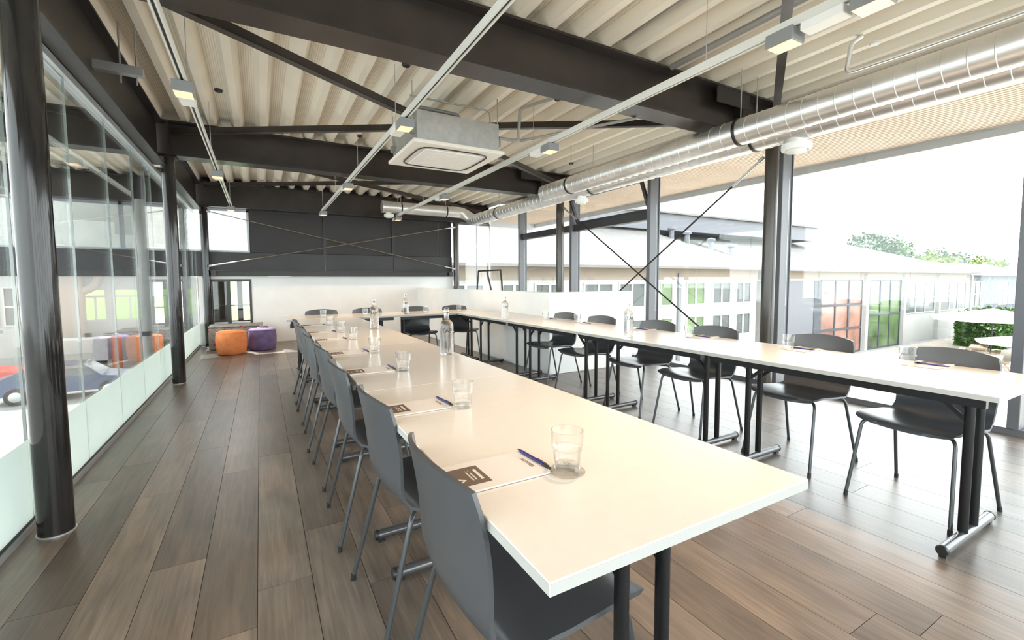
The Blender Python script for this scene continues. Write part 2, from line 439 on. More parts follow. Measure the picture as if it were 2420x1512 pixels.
# black framed window low in the end wall
w2 = MB()
w2.box(-.82, -.15, YB-.012, YB+.07, .35, .40).box(-.82, -.15, YB-.012, YB+.07, 1.20, 1.25).box(-.82, -.78, YB-.012, YB+.07, .40, 1.20).box(-.19, -.15, YB-.012, YB+.07, .40, 1.20).box(-.56, -.50, YB-.002, YB+.07, .40, 1.20)
win2 = struct(w2.build('window_2', 'frame_dark'))
for a, b_ in ((-.78, -.56), (-.50, -.19)):
    MB().box(a, b_, YB+.02, YB+.03, .43, 1.20).build('pane', 'glazing', win2)
MB().box(-.78, -.19, YB+.0, YB+.05, .40, .43).build('window_sill', 'alu_light', win2)
MB().box(-.78, -.19, YB+.032, YB+.045, .74, .755).build('glazing_bar', 'frame_dark', win2)

# invented box behind the low window, added to darken the view through it
dim_box = MB().box(-1.0, .3, YB+1.5, YB+1.56, -.3, .35).box(-1.0, -.62, YB+1.5, YB+1.56, .35, 1.25).box(-.45, -.35, YB+1.5, YB+1.56, .35, 1.25).box(-.12, .3, YB+1.5, YB+1.56, .35, 1.25)
dim_box.box(-1.06, .3, YB+.15, YB+1.56, 1.24, 1.29).box(-1.06, -1.0, YB+.15, YB+1.56, -.3, 1.24).box(.3, .36, YB+.15, YB+1.56, -.3, 1.24).box(-1.0, .3, YB+.15, YB+1.5, -.3, -.2)
struct(dim_box.build('window_dim_box', 'dim_box_beige'))
# side glass partition
wl = MB().box(GX-.03, GX+.012, YF, YB, 0, .045)
wall_left = struct(wl.build('wall_left', 'frame_dark'))
MB().box(GX-.045, GX+.03, YF, YB, 2.455, 2.50).build('head_rail', 'alu_light', wall_left)
MB().box(GX+.012, GX+.022, YF, YB, .0, .03).build('floor_trim', 'alu_light', wall_left)
y = 3.84-.825*7
while y < YB-.1:
    a, b_ = max(y, YF)+.004, min(y+.825, YB)-.004
    p = MB().box(GX-.006, GX+.006, a, b_, .045, 2.455).build('pane', 'glazing_side', wall_left)
    MB().box(GX+.0065, GX+.0085, a, b_, .045, .43).build('frosted_film', 'frost_film', p)
    if y > YF: MB().box(GX-.006, GX+.006, y-.003, y+.003, .045, 2.455).build('joint', 'joint_pale', wall_left)
    y += .825

# window wall
ML = [-.83, 1.04, 2.86, 4.73, 6.60, 8.46]
mb = MB().box(RX-.10, RX+.06, YF, YB, 0, .05).box(RX-.10, RX+.06, YF, YB, 2.70, 2.78)
wall_right = struct(mb.build('wall_right', 'frame_grey'))
for y in ML:
    MB().cbox(RX-.12, RX+.045, y-.033, y+.033, .05, 2.70, .004).build('mullion', 'frame_grey', wall_right)
    MB().box(RX+.046, RX+.06, y-.045, y+.045, .05, 2.70).build('mullion_cap', 'fascia_grey', wall_right)
for a, b_ in ((4.73, 6.6), (6.6, 8.46)):
    MB().cbox(RX-.08, RX+.045, a+.034, b_-.034, 2.08, 2.20, .004).build('transom', 'frame_dark', wall_right)
for a, b_ in zip([YF]+ML, ML+[YB-.03]):
    MB().box(RX, RX+.012, a+.034, b_-.034, .05, 2.70).build('pane', 'glazing', wall_right)
sash = MB()
for p0, p1 in (((RX-.03, 4.80, 2.22), (RX-.20, 4.80, 2.62)), ((RX-.03, 6.50, 2.22), (RX-.20, 6.50, 2.62)), ((RX-.03, 4.80, 2.22), (RX-.03, 6.50, 2.22)), ((RX-.20, 4.80, 2.62), (RX-.20, 6.50, 2.62))):
    bar(sash, p0, p1, .045, .04)
sash.build('hopper_sash', 'frame_dark', wall_right)
MB().box(RX-.012, RX+.012, YB-.012, YB+.05, .05, 2.60).build('corner_joint', 'joint_pale', wall_right)
# glazed corner right of the end wall
wc = struct(MB().box(4.17, RX, YB+.02, YB+.08, 0, .05).box(4.17, RX, YB+.02, YB+.08, 2.56, 2.62).build('window_3', 'frame_grey'))
for a, b_ in ((4.17, 4.695), (4.705, 4.98)):
    MB().box(a, b_, YB+.045, YB+.055, .05, 2.56).build('pane', 'glazing', wc)
MB().box(4.695, 4.705, YB+.04, YB+.06, .05, 2.56).build('joint', 'frame_grey', wc)
# stairwell parapet
ws = MB().cbox(3.15, 3.25, 4.65, YB-.001, 0, 1.045, .006)
wall_st = struct(ws.build('wall_stairwell', 'white_paint'))
MB().cbox(3.251, 4.56, 4.65, 4.75, 0, 1.045, .006).build('return_wall', 'white_paint', wall_st)
# wall behind the viewpoint
mb = MB().box(GX-.1, RX+.1, YF-.10, YF, -.1, .06).box(GX-.1, RX+.1, YF-.10, YF, 2.62, 3.15)
wall_front = struct(mb.build('wall_front', 'frame_grey'))
for i in range(5):
    xa = GX+i*(RX-GX)/4
    MB().box(xa-.035, xa+.035, YF-.10, YF-.001, .06, 2.62).build('mullion', 'frame_dark', wall_front)
    if i < 4: MB().box(xa+.036, xa+(RX-GX)/4-.036, YF-.06, YF-.05, .06, 2.62).build('pane', 'glazing', wall_front)

# ================================================================== STEELWORK
for i, (y, nm) in enumerate(((-.7, 'dark steel roof beam closest above the viewpoint, mostly out of view'), (2.9, 'large dark steel roof beam crossing the nearest bay overhead'), (6.5, 'dark steel roof beam behind the ceiling air conditioner'), (10.02, 'brown steel roof beam along the top of the end wall'))):
    z0, z1 = (2.58, 3.02) if i == 3 else (2.63, 3.02)
    t = thing('steel_beam', nm, 'beam', (0, y, 0))
    MB().prism(ibeam_poly(z0, z1, .22, .012, .018), -3.7, 4.90, 'X').build('girder', 'brown_steel', t)
    if i in (1, 2):
        for sx_ in (-.85, 4.18, 4.78):
            MB().box(sx_-.008, sx_+.008, -.095, -.007, z0+.019, z1-.019).build('stiffener', 'black_steel', t)
        MB().box(3.78, 4.28, -.10, -.088, 2.86, 3.01).build('splice_plate', 'black_steel', t)
MB().box(-3.75, RX, YB+.05, YB+.10, 2.60, 3.15).build('eaves_closure', 'black_steel', wall_back)
t = thing('edge_beam', 'dark lower steel beam on top of the white end wall', 'beam', (0, YB, 0))
MB().prism(ibeam_poly(1.302, 1.415, .16, .012, .014, -.085), -.80, 4.02, 'X').build('girder', 'black_steel', t)
for sx_ in (-.74, 3.94):
    MB().box(sx_-.04, sx_+.04, -.16, -.092, 1.317, 1.40).build('end_plate', 'black_steel', t)
for i, (a, b_) in enumerate(((-.59, 2.79), (3.01, 6.39), (6.61, 9.9))):
    t = thing('edge_beam', 'dark steel edge beam above the side glass, ' + ('nearest bay', 'middle bay', 'farthest bay')[i], 'beam', (-.955, 0, 0))
    MB().prism(ibeam_poly(2.505, 2.98, .15, .012, .018), a, b_, 'Y').build('girder', 'black_steel', t)
    if i == 1:
        MB().box(-.05, .28, 4.16, 4.22, 2.66, 2.72).build('clamp_bracket', 'bracket_grey', t)
        for q in (.15, .24):
            MB().tube([(q, 4.19, 2.60), (q, 4.19, 3.02)], .006, 6).build('threaded_rod', 'bracket_grey', t)
cols = [((-.893, 2.88), 'dark round steel column standing nearest beside the side glass'), ((-.875, 6.50), 'dark round steel column at the middle of the side glass'), ((-.86, 10.0), 'dark round steel column in the corner by the black-framed window'),
        ((4.78, 2.86), 'thick brown-grey steel column between the window wall and right table row'), ((4.70, 6.6), 'brownish steel column at the window wall beyond the white parapet'), ((4.10, 10.0), 'brown steel column at the right end of the end wall')]
for i, ((x, y), nm) in enumerate(cols):
    t = thing('steel_column', nm, 'column', (x, y, 0))
    top = 2.625 if i != 2 and i != 5 else 2.575
    MB().lathe([(.066, .0), (.066, top)], 28).build('shaft', 'column_steel' if i < 3 else 'column_brown', t, 40)
    MB().lathe([(.072, .0), (.072, .006)], 28).build('floor_collar', 'alu_light', t, 40)
    MB().box(-.09, .09, -.09, .09, top-.015, top).build('cap_plate', 'black_steel', t)
# roof bracing of steel angles
def angle(p0, p1, nm, grp):
    mb = MB(); bar(mb, p0, p1, .06, .007); bar(mb, p0, p1, .007, .06, .0265, .03)
    tag(mb.build('roof_brace', 'brown_steel'), nm, 'brace', grp)
for i, (ya, yb) in enumerate(((-.62, 2.80), (3.02, 6.38), (6.62, 9.9))):
    bay = ('nearest', 'middle', 'farthest')[i]; dz = .07 if i == 2 else 0
    angle((-.80, ya, 2.76+dz), (4.70, yb, 2.76+dz), 'dark steel angle brace running up to the right in the %s ceiling bay' % bay, 'roof bracing')
    angle((-.80, yb, 2.86+dz), (4.70, ya, 2.86+dz), 'dark steel angle brace running down to the right in the %s ceiling bay' % bay, 'roof bracing')
def cable(p0, p1, nm, grp, r=.008, mat='rod_brown'):
    p0, p1 = Vector(p0), Vector(p1); d = (p1-p0).normalized()
    t = thing('tie_rod', nm, 'tie rod', p0, 0, grp); L = (p1-p0).length
    MB().tube([(0, 0, 0), d*L], r, 8).build('rod', mat, t, 40)
    for a, b_ in ((.05, .42), (L-.25, L-.05)):
        MB().tube([d*a, d*b_], .013, 10).build('turnbuckle', 'alu_light', t, 40)
    for q in (.02, L-.02):
        MB().tube([d*(q-.03)+Vector((0, .0, 0)), d*(q+.03)], .022, 10).build('fork_end', 'alu_light', t, 40)
cable((4.78, 2.96, 2.50), (4.74, 6.50, .10), 'thin steel tie rod falling away from the thick column at the windows', 'window wall tie rods', .011, 'black_steel')
cable((4.72, 6.50, 2.46), (4.80, 2.96, .10), 'thin steel tie rod rising to the far window wall column', 'window wall tie rods', .011, 'black_steel')
cable((-.80, 9.95, 2.49), (4.04, 9.95, 1.48), 'tie rod across the dark panels falling to the right', 'end wall tie rods')
cable((-.80, 9.925, 1.49), (4.04, 9.925, 2.46), 'tie rod across the dark panels rising to the right', 'end wall tie rods')

# ================================================================== CEILING SERVICES
def spiral_duct(mb, x, z, r, y0, y1, step=.115):
    prof = [(r-.004, y0)]
    y = y0+.01
    while y < y1-.01:
        prof += [(r, y), (r, y+step-.008), (r+.0035, y+step-.004)]
        y += step
    prof += [(r, y1)]
    mb.lathe(prof, 28, (x, 0, z), 'Y')
d1 = thing('ventilation_duct', 'wide galvanised spiral duct nearest the tables, under the ceiling', 'duct', (3.74, 0, 2.49))
mb = MB(); spiral_duct(mb, 0, 0, .114, YF+.02, 5.55); mb.build('duct_pipe', 'galv', d1, 35)
CZ = .17
d2 = thing('ventilation_duct', 'galvanised spiral duct beside the window wall that turns left at the far end', 'duct', (4.0, 0, 2.48))
mb = MB(); spiral_duct(mb, 0, 0, .114, YF+.02, 8.70); mb.build('duct_pipe', 'galv', d2, 35)
pts = [(0, 8.70, 0)]+[(-.25+.25*math.cos(a), 8.70+.25*math.sin(a), CZ*(1-math.cos(2*a))/2) for a in [PI/2*k/8 for k in range(1, 9)]]
MB().tube(pts, .1145, 24).build('elbow', 'galv', d2, 45)
MB().lathe([(.114, -1.86), (.114, -.25)], 28, (0, 8.95, CZ), 'X').build('cross_pipe', 'galv', d2, 40)
MB().lathe([(.119, -1.875), (.119, -1.85)], 28, (0, 8.95, CZ), 'X').build('end_cap', 'galv', d2, 40)
def clampring(t, y, r=.114):
    MB().lathe([(r+.002, y-.014), (r+.007, y-.012), (r+.007, y+.012), (r+.002, y+.014)], 28, (0, 0, 0), 'Y', False, False).build('clamp_ring', 'black_plastic', t, 50)
    MB().tube([(0, y, r), (0, y, .60)], .005, 6).build('hanger_rod', 'galv_dull', t)
for y in (-.2, 2.53, 5.0): clampring(d1, y)
for y in (-.2, 2.55, 4.85, 7.6): clampring(d2, y)
for xq in (-.55, -1.5):
    MB().lathe([(.116, xq-.012), (.121, xq-.01), (.121, xq+.01), (.116, xq+.012)], 28, (0, 8.95, CZ), 'X', False, False).build('clamp_ring', 'black_plastic', d2, 50)
    MB().tube([(xq, 8.95, CZ+.11), (xq, 8.95, .60)], .005, 6).build('hanger_rod', 'galv_dull', d2)
def valve(t, x, y, r=.095, z=0.0):
    MB().lathe([(r*.72, -.095), (r*.72, -.14)], 24, (x, y, z)).build('valve_neck', 'galv', t, 40)
    MB().lathe([(r, -.14), (r, -.175), (r*.96, -.19), (r*.8, -.195), (r*.78, -.185), (r*.70, -.185), (r*.66, -.205), (0.01, -.215)], 24, (x, y, z)).build('air_valve', 'white_plastic', t, 40)
valve(d2, .02, 2.2, .115); valve(d2, .0, 5.1); valve(d2, -1.74, 8.95, .095, CZ)

# lighting tracks along the room, lamps clipped under them
TZ = 2.50
TX = (-.39, 1.06, 2.45)
for i, x in enumerate(TX):
    t = thing('light_track', 'pale lighting track ' + ('above the aisle beside the glass', 'over the left table row', 'over the right side of the open floor')[i], 'track', (x, 0, TZ))
    e1 = (9.25, 9.1, 9.1)[i]
    MB().box(-.018, .018, YF+.05, e1, -.004, .034).box(-.018, -.008, YF+.05, e1, -.012, -.004).box(.008, .018, YF+.05, e1, -.012, -.004).build('rail', 'track_white', t)
    MB().box(-.007, .007, YF+.06, e1-.01, -.0045, -.0038).build('slot', 'black_plastic', t)
    for y in (.4, 1.9, 3.9, 5.6, 7.4, 9.0):
        MB().tube([(0, y, .034), (0, y, .53)], .003, 6).build('hanger_wire', 'galv_dull', t)
def lamp_parts(t):
    MB().box(-.012, .012, -.05, .05, -.005, .028).build('track_adapter', 'black_plastic', t)
    MB().cbox(-.058, .058, -.07, .07, -.075, -.006, .003).build('lamp_head', 'lamp_grey', t)
    MB().box(-.050, .050, -.062, .062, -.0775, -.0745).build('diffuser', 'lens_warm', t)
    MB().cbox(-.045, .045, .10, .29, -.055, -.012, .003).build('driver_box', 'white_plastic', t)
lamp0 = None
nlamp = 0
where = {0: 'aisle track', 1: 'left table track', 2: 'right hand track'}
lamps = [(0, 1.0, 0), (0, 3.67, 1), (0, 6.33, 1), (0, 9.1, 1), (1, 1.0, 0), (1, 3.63, 1), (1, 6.3, 1), (1, 8.95, 1), (2, 1.03, 1), (2, 1.42, 1), (2, 3.61, 1), (2, 6.41, 1), (2, 9.0, 1)]
cnt = {0: 0, 1: 0, 2: 0}
for (ti, y, seen) in lamps:
    side = .055 if ti == 2 else (.05 if ti else -.03)
    lab = 'square %s spotlight with glowing warm face under the %s' % (ORD[cnt[ti]], where[ti]); cnt[ti] += 1
    if lamp0 is None:
        lamp0 = thing('track_spotlight', lab, 'spotlight', (TX[ti], y, TZ-.012), 0, 'track spotlights'); lamp_parts(lamp0); r = lamp0
    else:
        r = dup(lamp0, (TX[ti], y, TZ-.012), None, lab)
    if ti == 2 and y < 1.5: r.rotation_euler = (0, 0, PI)
    ld = bpy.data.lights.new('spot_beam', 'SPOT'); ld.energy = 52 if ti else 16; ld.color = (1.0, .70, .43); ld.spot_size = math.radians(115); ld.spot_blend = .9; ld.shadow_soft_size = .05
    lo = bpy.data.objects.new('spot_beam', ld); COL.objects.link(lo); lo.parent = r; lo.location = (0, 0, -.085)

# ceiling cassette air conditioner
ac = thing('air_conditioner', 'square ceiling cassette air conditioner hung above the tables', 'air conditioner', (1.715, 4.47, 2.45))
MB().cbox(-.465, .465, -.46, .46, 0, .035, .006).build('face_panel', 'offwhite', ac)
MB().cbox(-.42, .42, -.42, .42, .036, .30, .003).build('housing', 'galv_dull', ac)
mb = MB(); q = []
for k in range(48):
    a = 2*PI*k/48; cx_, sx_ = math.cos(a), math.sin(a)
    rr = .36/(abs(cx_)**6+abs(sx_)**6)**(1/6); q.append((rr*cx_, rr*sx_, -.002))
mb.tube(q+[q[0], q[1]], .008, 6).build('louvre_ring', 'black_plastic', ac)
MB().cbox(-.30, .30, -.30, .30, -.012, -.0005, .004).build('intake_plate', 'white_plastic', ac)
g = MB()
for k in range(15): g.box(-.22, .22, -.21+k*.03-.004, -.21+k*.03+.004, -.016, -.0125)
go = g.build('intake_grille', 'offwhite', ac); go['kind'] = 'stuff'
for a in (-1, 1):
    for b_ in (-1, 1):
        MB().tube([(a*.44, b_*.35, .1), (a*.44, b_*.35, .575)], .005, 6).build('hanger_rod', 'galv_dull', ac)
        MB().box(a*.42 if a > 0 else a*.46, a*.46 if a > 0 else a*.42, b_*.35-.03, b_*.35+.03, .10, .16).build('hanger_lug', 'bracket_grey', ac)
def pipe(pts, r, nm, mat='galv_dull', name='service_pipe', cat='pipe', grp=None):
    out_ = [Vector(pts[0])]
    for i in range(1, len(pts)-1):
        p, a, b_ = Vector(pts[i]), Vector(pts[i-1]), Vector(pts[i+1]); e = min(.05, (a-p).length*.4, (b_-p).length*.4)
        A, Bq = p+(a-p).normalized()*e, p+(b_-p).normalized()*e
        for k in range(5):
            u = k/4; out_.append(A*(1-u)**2+p*2*u*(1-u)+Bq*u*u)
    out_.append(Vector(pts[-1]))
    return tag(MB().tube(out_, r, 10).build(name, mat, None, 50), nm, cat, grp)
pipe([(1.30, 4.27, 2.95), (2.14, 4.26, 2.95), (2.15, 4.26, 2.68)], .009, 'thin grey condensate pipe above the air conditioner')
pipe([(1.36, 4.38, 2.90), (1.85, 4.39, 2.90), (1.88, 4.40, 2.75)], .018, 'grey insulated hose dropping into the air conditioner', 'bracket_grey')
pipe([(2.60, 3.66, 2.98), (2.345, 3.99, 2.92), (2.36, 4.05, 2.62), (2.14, 4.06, 2.62)], .016, 'grey pipe bending down beside the air conditioner', 'bracket_grey')
pipe([(2.37, 4.03, 2.62), (2.95, 2.99, 2.62)], .013, 'grey pipe slanting away from the air conditioner', 'bracket_grey')
pipe([(2.53, YF+.1, 3.07), (2.53, 2.72, 3.07)], .018, 'dark grey pipe lying in a ceiling rib above the big beam', 'bracket_grey')
pipe([(3.11, YF+.1, 2.995), (3.11, 2.75, 2.995)], .026, 'thick dark grey pipe under the ceiling ribs near the duct', 'bracket_grey')
pipe([(4.02, 1.75, 3.02), (3.98, 1.80, 2.98), (4.0, 1.84, 2.78), (4.0, 1.50, 2.77), (4.02, -1.5, 2.77)], .016, 'galvanised pipe with a drop elbow above the ducts', 'galv')
for i, (x, y, nm) in enumerate(((1.143, 3.84, 'small black ceiling sensor before the air conditioner'), (2.68, 3.81, 'small black ceiling sensor right of the air conditioner'), (1.155, 5.94, 'small black ceiling sensor ahead of the second beam'), (4.22, 1.75, 'white round ceiling sensor above the ducts'), (4.30, 5.74, 'small black ceiling sensor over the far duct'), (-.28, 5.2, 'small black ceiling sensor beside the aisle track'))):
    tag(MB().lathe([(.030, -.020), (.036, -.012), (.036, 0)], 18).build('ceiling_sensor', 'white_plastic' if i == 3 else 'black_plastic', None, 40, (x, y, 3.024)), nm, 'sensor')

# ================================================================== TABLES
TL, TW, TH = 1.343, .705, .74
def table_parts(t):
    MB().cbox(-TL/2, TL/2, -TW/2, TW/2, TH-.024, TH, .0016).build('tabletop', 'table_top', t)
    e = MB()
    for y0, y1 in ((-TW/2-.0008, -TW/2+.001), (TW/2-.001, TW/2+.0008)): e.box(-TL/2+.002, TL/2-.002, y0, y1, TH-.0215, TH-.003)
    for x0, x1 in ((-TL/2-.0008, -TL/2+.001), (TL/2-.001, TL/2+.0008)): e.box(x0, x1, -TW/2+.002, TW/2-.002, TH-.0215, TH-.003)
    e.build('edge_band', 'table_edge', t)
    for y in (-.285, .285):
        MB().box(-TL/2+.05, TL/2-.05, y-.014, y+.014, TH-.067, TH-.0245).build('rail', 'leg_black', t)
    for sgn in (-1, 1):
        xl = sgn*(TL/2-.155)
        leg = MB().tube([(xl, -.062, .05), (xl, -.062, TH-.0245)], .0135, 12, True, 0, .019)
        leg.tube([(xl, .062, .05), (xl, .062, TH-.0245)], .0135, 12, True, 0, .019)
        leg = leg.build('leg', 'leg_black', t, 50)
        MB().tube([(xl, -.285, .032), (xl, .285, .032)], .021, 14).build('foot', 'foot_metal', leg, 50)
        for y in (-1, 1):
            MB().lathe([(.0225, y*.282), (.0235, y*.29), (.02, y*.298)], 14, (xl, 0, .032), 'Y').box(xl-.012, xl+.012, y*.27-.015, y*.27+.015, 0, .018).build('foot_cap', 'black_plastic', leg, 50)
        for y in (-.062, .062):
            bar(MB(), (xl, y, TH-.19), (xl-sgn*.15, y, TH-.05), .012, .018).build('brace', 'leg_black', t)
        MB().box(xl-.05, xl+.05, -.27, .27, TH-.05, TH-.0245).build('leg_plate', 'leg_black', t)
tab0 = None
def table(loc, rz, lab):
    global tab0
    if tab0 is None:
        tab0 = thing('folding_table', lab, 'table', loc, rz, 'white folding tables set in a U'); table_parts(tab0); return tab0
    return dup(tab0, loc, rz, lab)
LX, RTX = .713, 2.79
for i in range(4):
    table((LX, .53+TL/2+i*(TL+.0006), 0), PI/2, 'white folding table, %s in the left row' % ORD[i])
for i in range(4):
    table((RTX, .55+TL/2+i*(TL+.0006), 0), PI/2, 'white folding table, %s in the row by the windows' % ORD[i])
YR = 5.94+TW/2
table((.255+TL/2, YR, 0), 0, 'white folding table at the far end, left one of the cross row')
table((.255+TL*1.5+.003, YR, 0), 0, 'white folding table at the far end, right one of the cross row')

# ================================================================== CHAIRS
def shell_mesh():
    prof = [(.232,.428),(.226,.444),(.205,.453),(.15,.457),(.08,.454),(.0,.447),(-.07,.443),(-.125,.447),(-.165,.462),(-.193,.49),(-.207,.53),(-.214,.58),(-.221,.645),(-.231,.71),(-.243,.772),(-.253,.815)]
    hw = [.195,.205,.212,.218,.221,.221,.218,.213,.208,.206,.208,.211,.213,.212,.207,.196]
    bend = [0,0,0,0,0,0,.002,.006,.012,.02,.028,.034,.038,.041,.043,.044]
    N = 14; rows = []
    for j, ((x, z), w, b_) in enumerate(zip(prof, hw, bend)):
        r = []
        for i in range(N+1):
            u = -1+2*i/N
            zz = z
            if j >= 12: zz -= .022*abs(u)**2.2*(j-11)/4
            if j < 7: zz += .010*abs(u)**3-.004*(1-u*u)
            xx_ = x+b_*u*u
            if j == 0: xx_ -= .02*abs(u)**3
            r.append(Vector((xx_, w*u, zz)))
        rows.append(r)
    R = len(rows); nrm = []
    for j in range(R):
        nr = []
        for i in range(N+1):
            a = rows[min(j+1, R-1)][i]-rows[max(j-1, 0)][i]; b_ = rows[j][min(i+1, N)]-rows[j][max(i-1, 0)]
            nr.append(a.cross(b_).normalized())
        nrm.append(nr)
    if nrm[3][N//2].z < 0: nrm = [[-v for v in r] for r in nrm]
    T = .011
    vs = [p for r in rows for p in r]+[p-nrm[j][i]*T for j, r in enumerate(rows) for i, p in enumerate(r)]
    K = R*(N+1); fs = []
    I = lambda j, i: j*(N+1)+i
    for j in range(R-1):
        for i in range(N):
            fs.append((I(j,i), I(j,i+1), I(j+1,i+1), I(j+1,i))); fs.append((K+I(j,i), K+I(j+1,i), K+I(j+1,i+1), K+I(j,i+1)))
        fs.append((I(j,0), I(j+1,0), K+I(j+1,0), K+I(j,0))); fs.append((I(j,N), K+I(j,N), K+I(j+1,N), I(j+1,N)))
    for i in range(N):
        fs.append((I(0,i), K+I(0,i), K+I(0,i+1), I(0,i+1))); fs.append((I(R-1,i), I(R-1,i+1), K+I(R-1,i+1), K+I(R-1,i)))
    return MB().add(vs, fs).mesh('seat_shell', 'chair_shell', 50)
def arc_pts(pts, e=.035):
    o = [Vector(pts[0])]
    for i in range(1, len(pts)-1):
        p, a, b_ = Vector(pts[i]), Vector(pts[i-1]), Vector(pts[i+1]); A, Bq = p+(a-p).normalized()*e, p+(b_-p).normalized()*e
        for k in range(5):
            u = k/4; o.append(A*(1-u)**2+p*2*u*(1-u)+Bq*u*u)
    return o+[Vector(pts[-1])]
def chair_parts(t):
    obj('seat_shell', shell_mesh(), t)
    for sx_, xt, xf in ((1, .175, .252), (-1, -.150, -.262)):
        for sy in (-1, 1):
            l = MB().tube(arc_pts([(sx_*.07, sy*.09, .425), (xt, sy*.195, .424), (xf, sy*.222, .006)]), .0088, 10).build('leg', 'chair_leg', t, 50)
            MB().tube([(xf, sy*.222, 0), (xf-sx_*.003, sy*.2208, .025)], .0105, 10).build('glide', 'black_plastic', l, 50)
    f = MB(); bar(f, (-.07, -.09, .427), (.07, -.09, .427), .025, .012); bar(f, (-.07, .09, .427), (.07, .09, .427), .025, .012); bar(f, (0, -.09, .427), (0, .09, .427), .03, .012)
    f.build('seat_frame', 'chair_leg', t)
ch0 = None
def chair(loc, rz, lab, grp):
    global ch0
    if ch0 is None:
        ch0 = thing('shell_chair', lab, 'chair', loc, rz, grp); chair_parts(ch0); return ch0
    return dup(ch0, loc, rz, lab, grp)
LYS = [.945, 1.595, 2.25, 2.91, 3.58, 4.28, 4.98]
RYS = [.955, 1.625, 2.36, 2.985, 3.69, 4.32]
jit = [.0, .015, -.01, .012, -.015, .01, -.01]
for i, y in enumerate(LYS):
    chair(((.55, .55, .53, .53, .52, .525, .53)[i], y, 0), jit[i]*2, 'charcoal plastic shell chair, %s along the left side of the tables' % ORD[i], 'chairs along the left table row')
for i, y in enumerate(RYS):
    chair((3.025+(.0, .09, .0, .02, -.05, -.06)[i], y, 0), PI+(-.08, -.05, .02, .03, .06, .08)[i], 'charcoal plastic shell chair, %s along the window side tables' % ORD[i], 'chairs along the window side row')
for i, x in enumerate((.72, 1.34, 2.03, 2.68)):
    chair((x, 6.41, 0), -PI/2+jit[i]*3, 'charcoal plastic shell chair behind the far cross row, %s from the left' % ('first', 'second', 'third', 'last')[i], 'chairs behind the far cross row')

# ================================================================== THINGS ON THE TABLES
def tumbler_mesh():
    n = 24; vs = []; fs = []
    outer = [(.026, 0, 0), (.030, .003, 0), (.031, .02, .06), (.033, .045, .06), (.034, .05, 0), (.037, .052, 0), (.0385, .095, 0)]
    inner = [(.0365, .095), (.0352, .056), (.0315, .05), (.029, .014), (.001, .012)]
    prof = [(r, h, f) for r, h, f in outer]+[(r, h, 0) for r, h in inner]
    for (r, h, f) in prof:
        for k in range(n):
            a = 2*PI*k/n; q = r*(1-f*(k % 2)); vs.append((q*math.cos(a), q*math.sin(a), h))
    m_ = len(prof)
    fs = [(i*n+k, i*n+(k+1) % n, (i+1)*n+(k+1) % n, (i+1)*n+k) for i in range(m_-1) for k in range(n)]+[tuple(range(n-1, -1, -1)), tuple((m_-1)*n+k for k in range(n))]
    return MB().add(vs, fs).mesh('water_tumbler', 'tumbler_glass', 25)
TM = tumbler_mesh()
def tumbler(x, y, lab, grp, dz=0):
    tag(obj('water_tumbler', TM, None, (x, y, TH+.0005+dz)), lab, 'glass', grp)
GL = [.833, 1.456, 2.215, 2.866, 3.612, 4.20, 4.92]
for i, y in enumerate(GL):
    tumbler(.615, y, 'clear faceted water tumbler, %s on the left table row' % ORD[i], 'tumblers on the left row', .0065 if i == 0 else 0)
tag(MB().lathe([(.040, 0), (.043, .002), (.043, .005), (.040, .006)], 32).build('glass_coaster', 'tumbler_glass', None, 30, (.615, GL[0], TH+.0005)), 'clear round glass coaster under the nearest tumbler', 'coaster')
for i, (x, y) in enumerate(((2.955, 1.012), (2.955, 1.623), (2.90, 2.342), (2.93, 3.02), (2.95, 3.82), (2.90, 4.36))):
    tumbler(x, y, 'clear faceted water tumbler, %s on the window side table row' % ORD[i], 'tumblers on the window side row')
for i, (x, y) in enumerate(((.68, 6.08), (1.20, 6.10), (2.03, 6.12), (2.55, 6.14))):
    tumbler(x, y, 'clear water tumbler on the far cross row, %s from the left' % ('first', 'second', 'third', 'last')[i], 'tumblers on the far cross row')
# bottles with lettering
bprof = [(.030, 0), (.039, .004), (.041, .012), (.041, .176), (.0395, .190), (.034, .202), (.024, .211), (.0165, .217), (.0145, .226), (.0140, .262), (.0165, .265), (.0165, .273), (.0150, .276)]
BM = MB().lathe(bprof, 32).mesh('bottle_body', 'bottle_glass', 60)
def wrap(me, r, ang, z0):
    for v in me.vertices:
        a = ang+v.co.x/r; h = v.co.y; v.co = (r*math.cos(a), r*math.sin(a), z0+h)
    return me
lt1 = wrap(text_mesh('TAP', .036, 'black_plastic', 'lettering', .0008), .0418, -PI/2-.35, .150)
STOP = MB().lathe([(.0125, .262), (.0145, .277), (.0145, .288), (.010, .292)], 16).mesh('stopper', 'tumbler_glass', 50)
def bottle(x, y, lab):
    t = thing('water_bottle', lab, 'bottle', (x, y, TH+.0005), 0, 'water bottles on the tables')
    b_ = obj('bottle_body', BM, t); obj('lettering', lt1, b_); obj('stopper', STOP, t)
bottle(.985, 2.57, 'tall clear lettered water bottle nearest on the left table row')
bottle(.945, 4.386, 'clear water bottle farther along the left table row')
bottle(1.74, 6.10, 'clear water bottle on the far cross row')
bottle(2.50, 4.62, 'clear water bottle at the far part of the window side row')
bottle(2.545, 2.64, 'clear water bottle in the middle of the window side row')
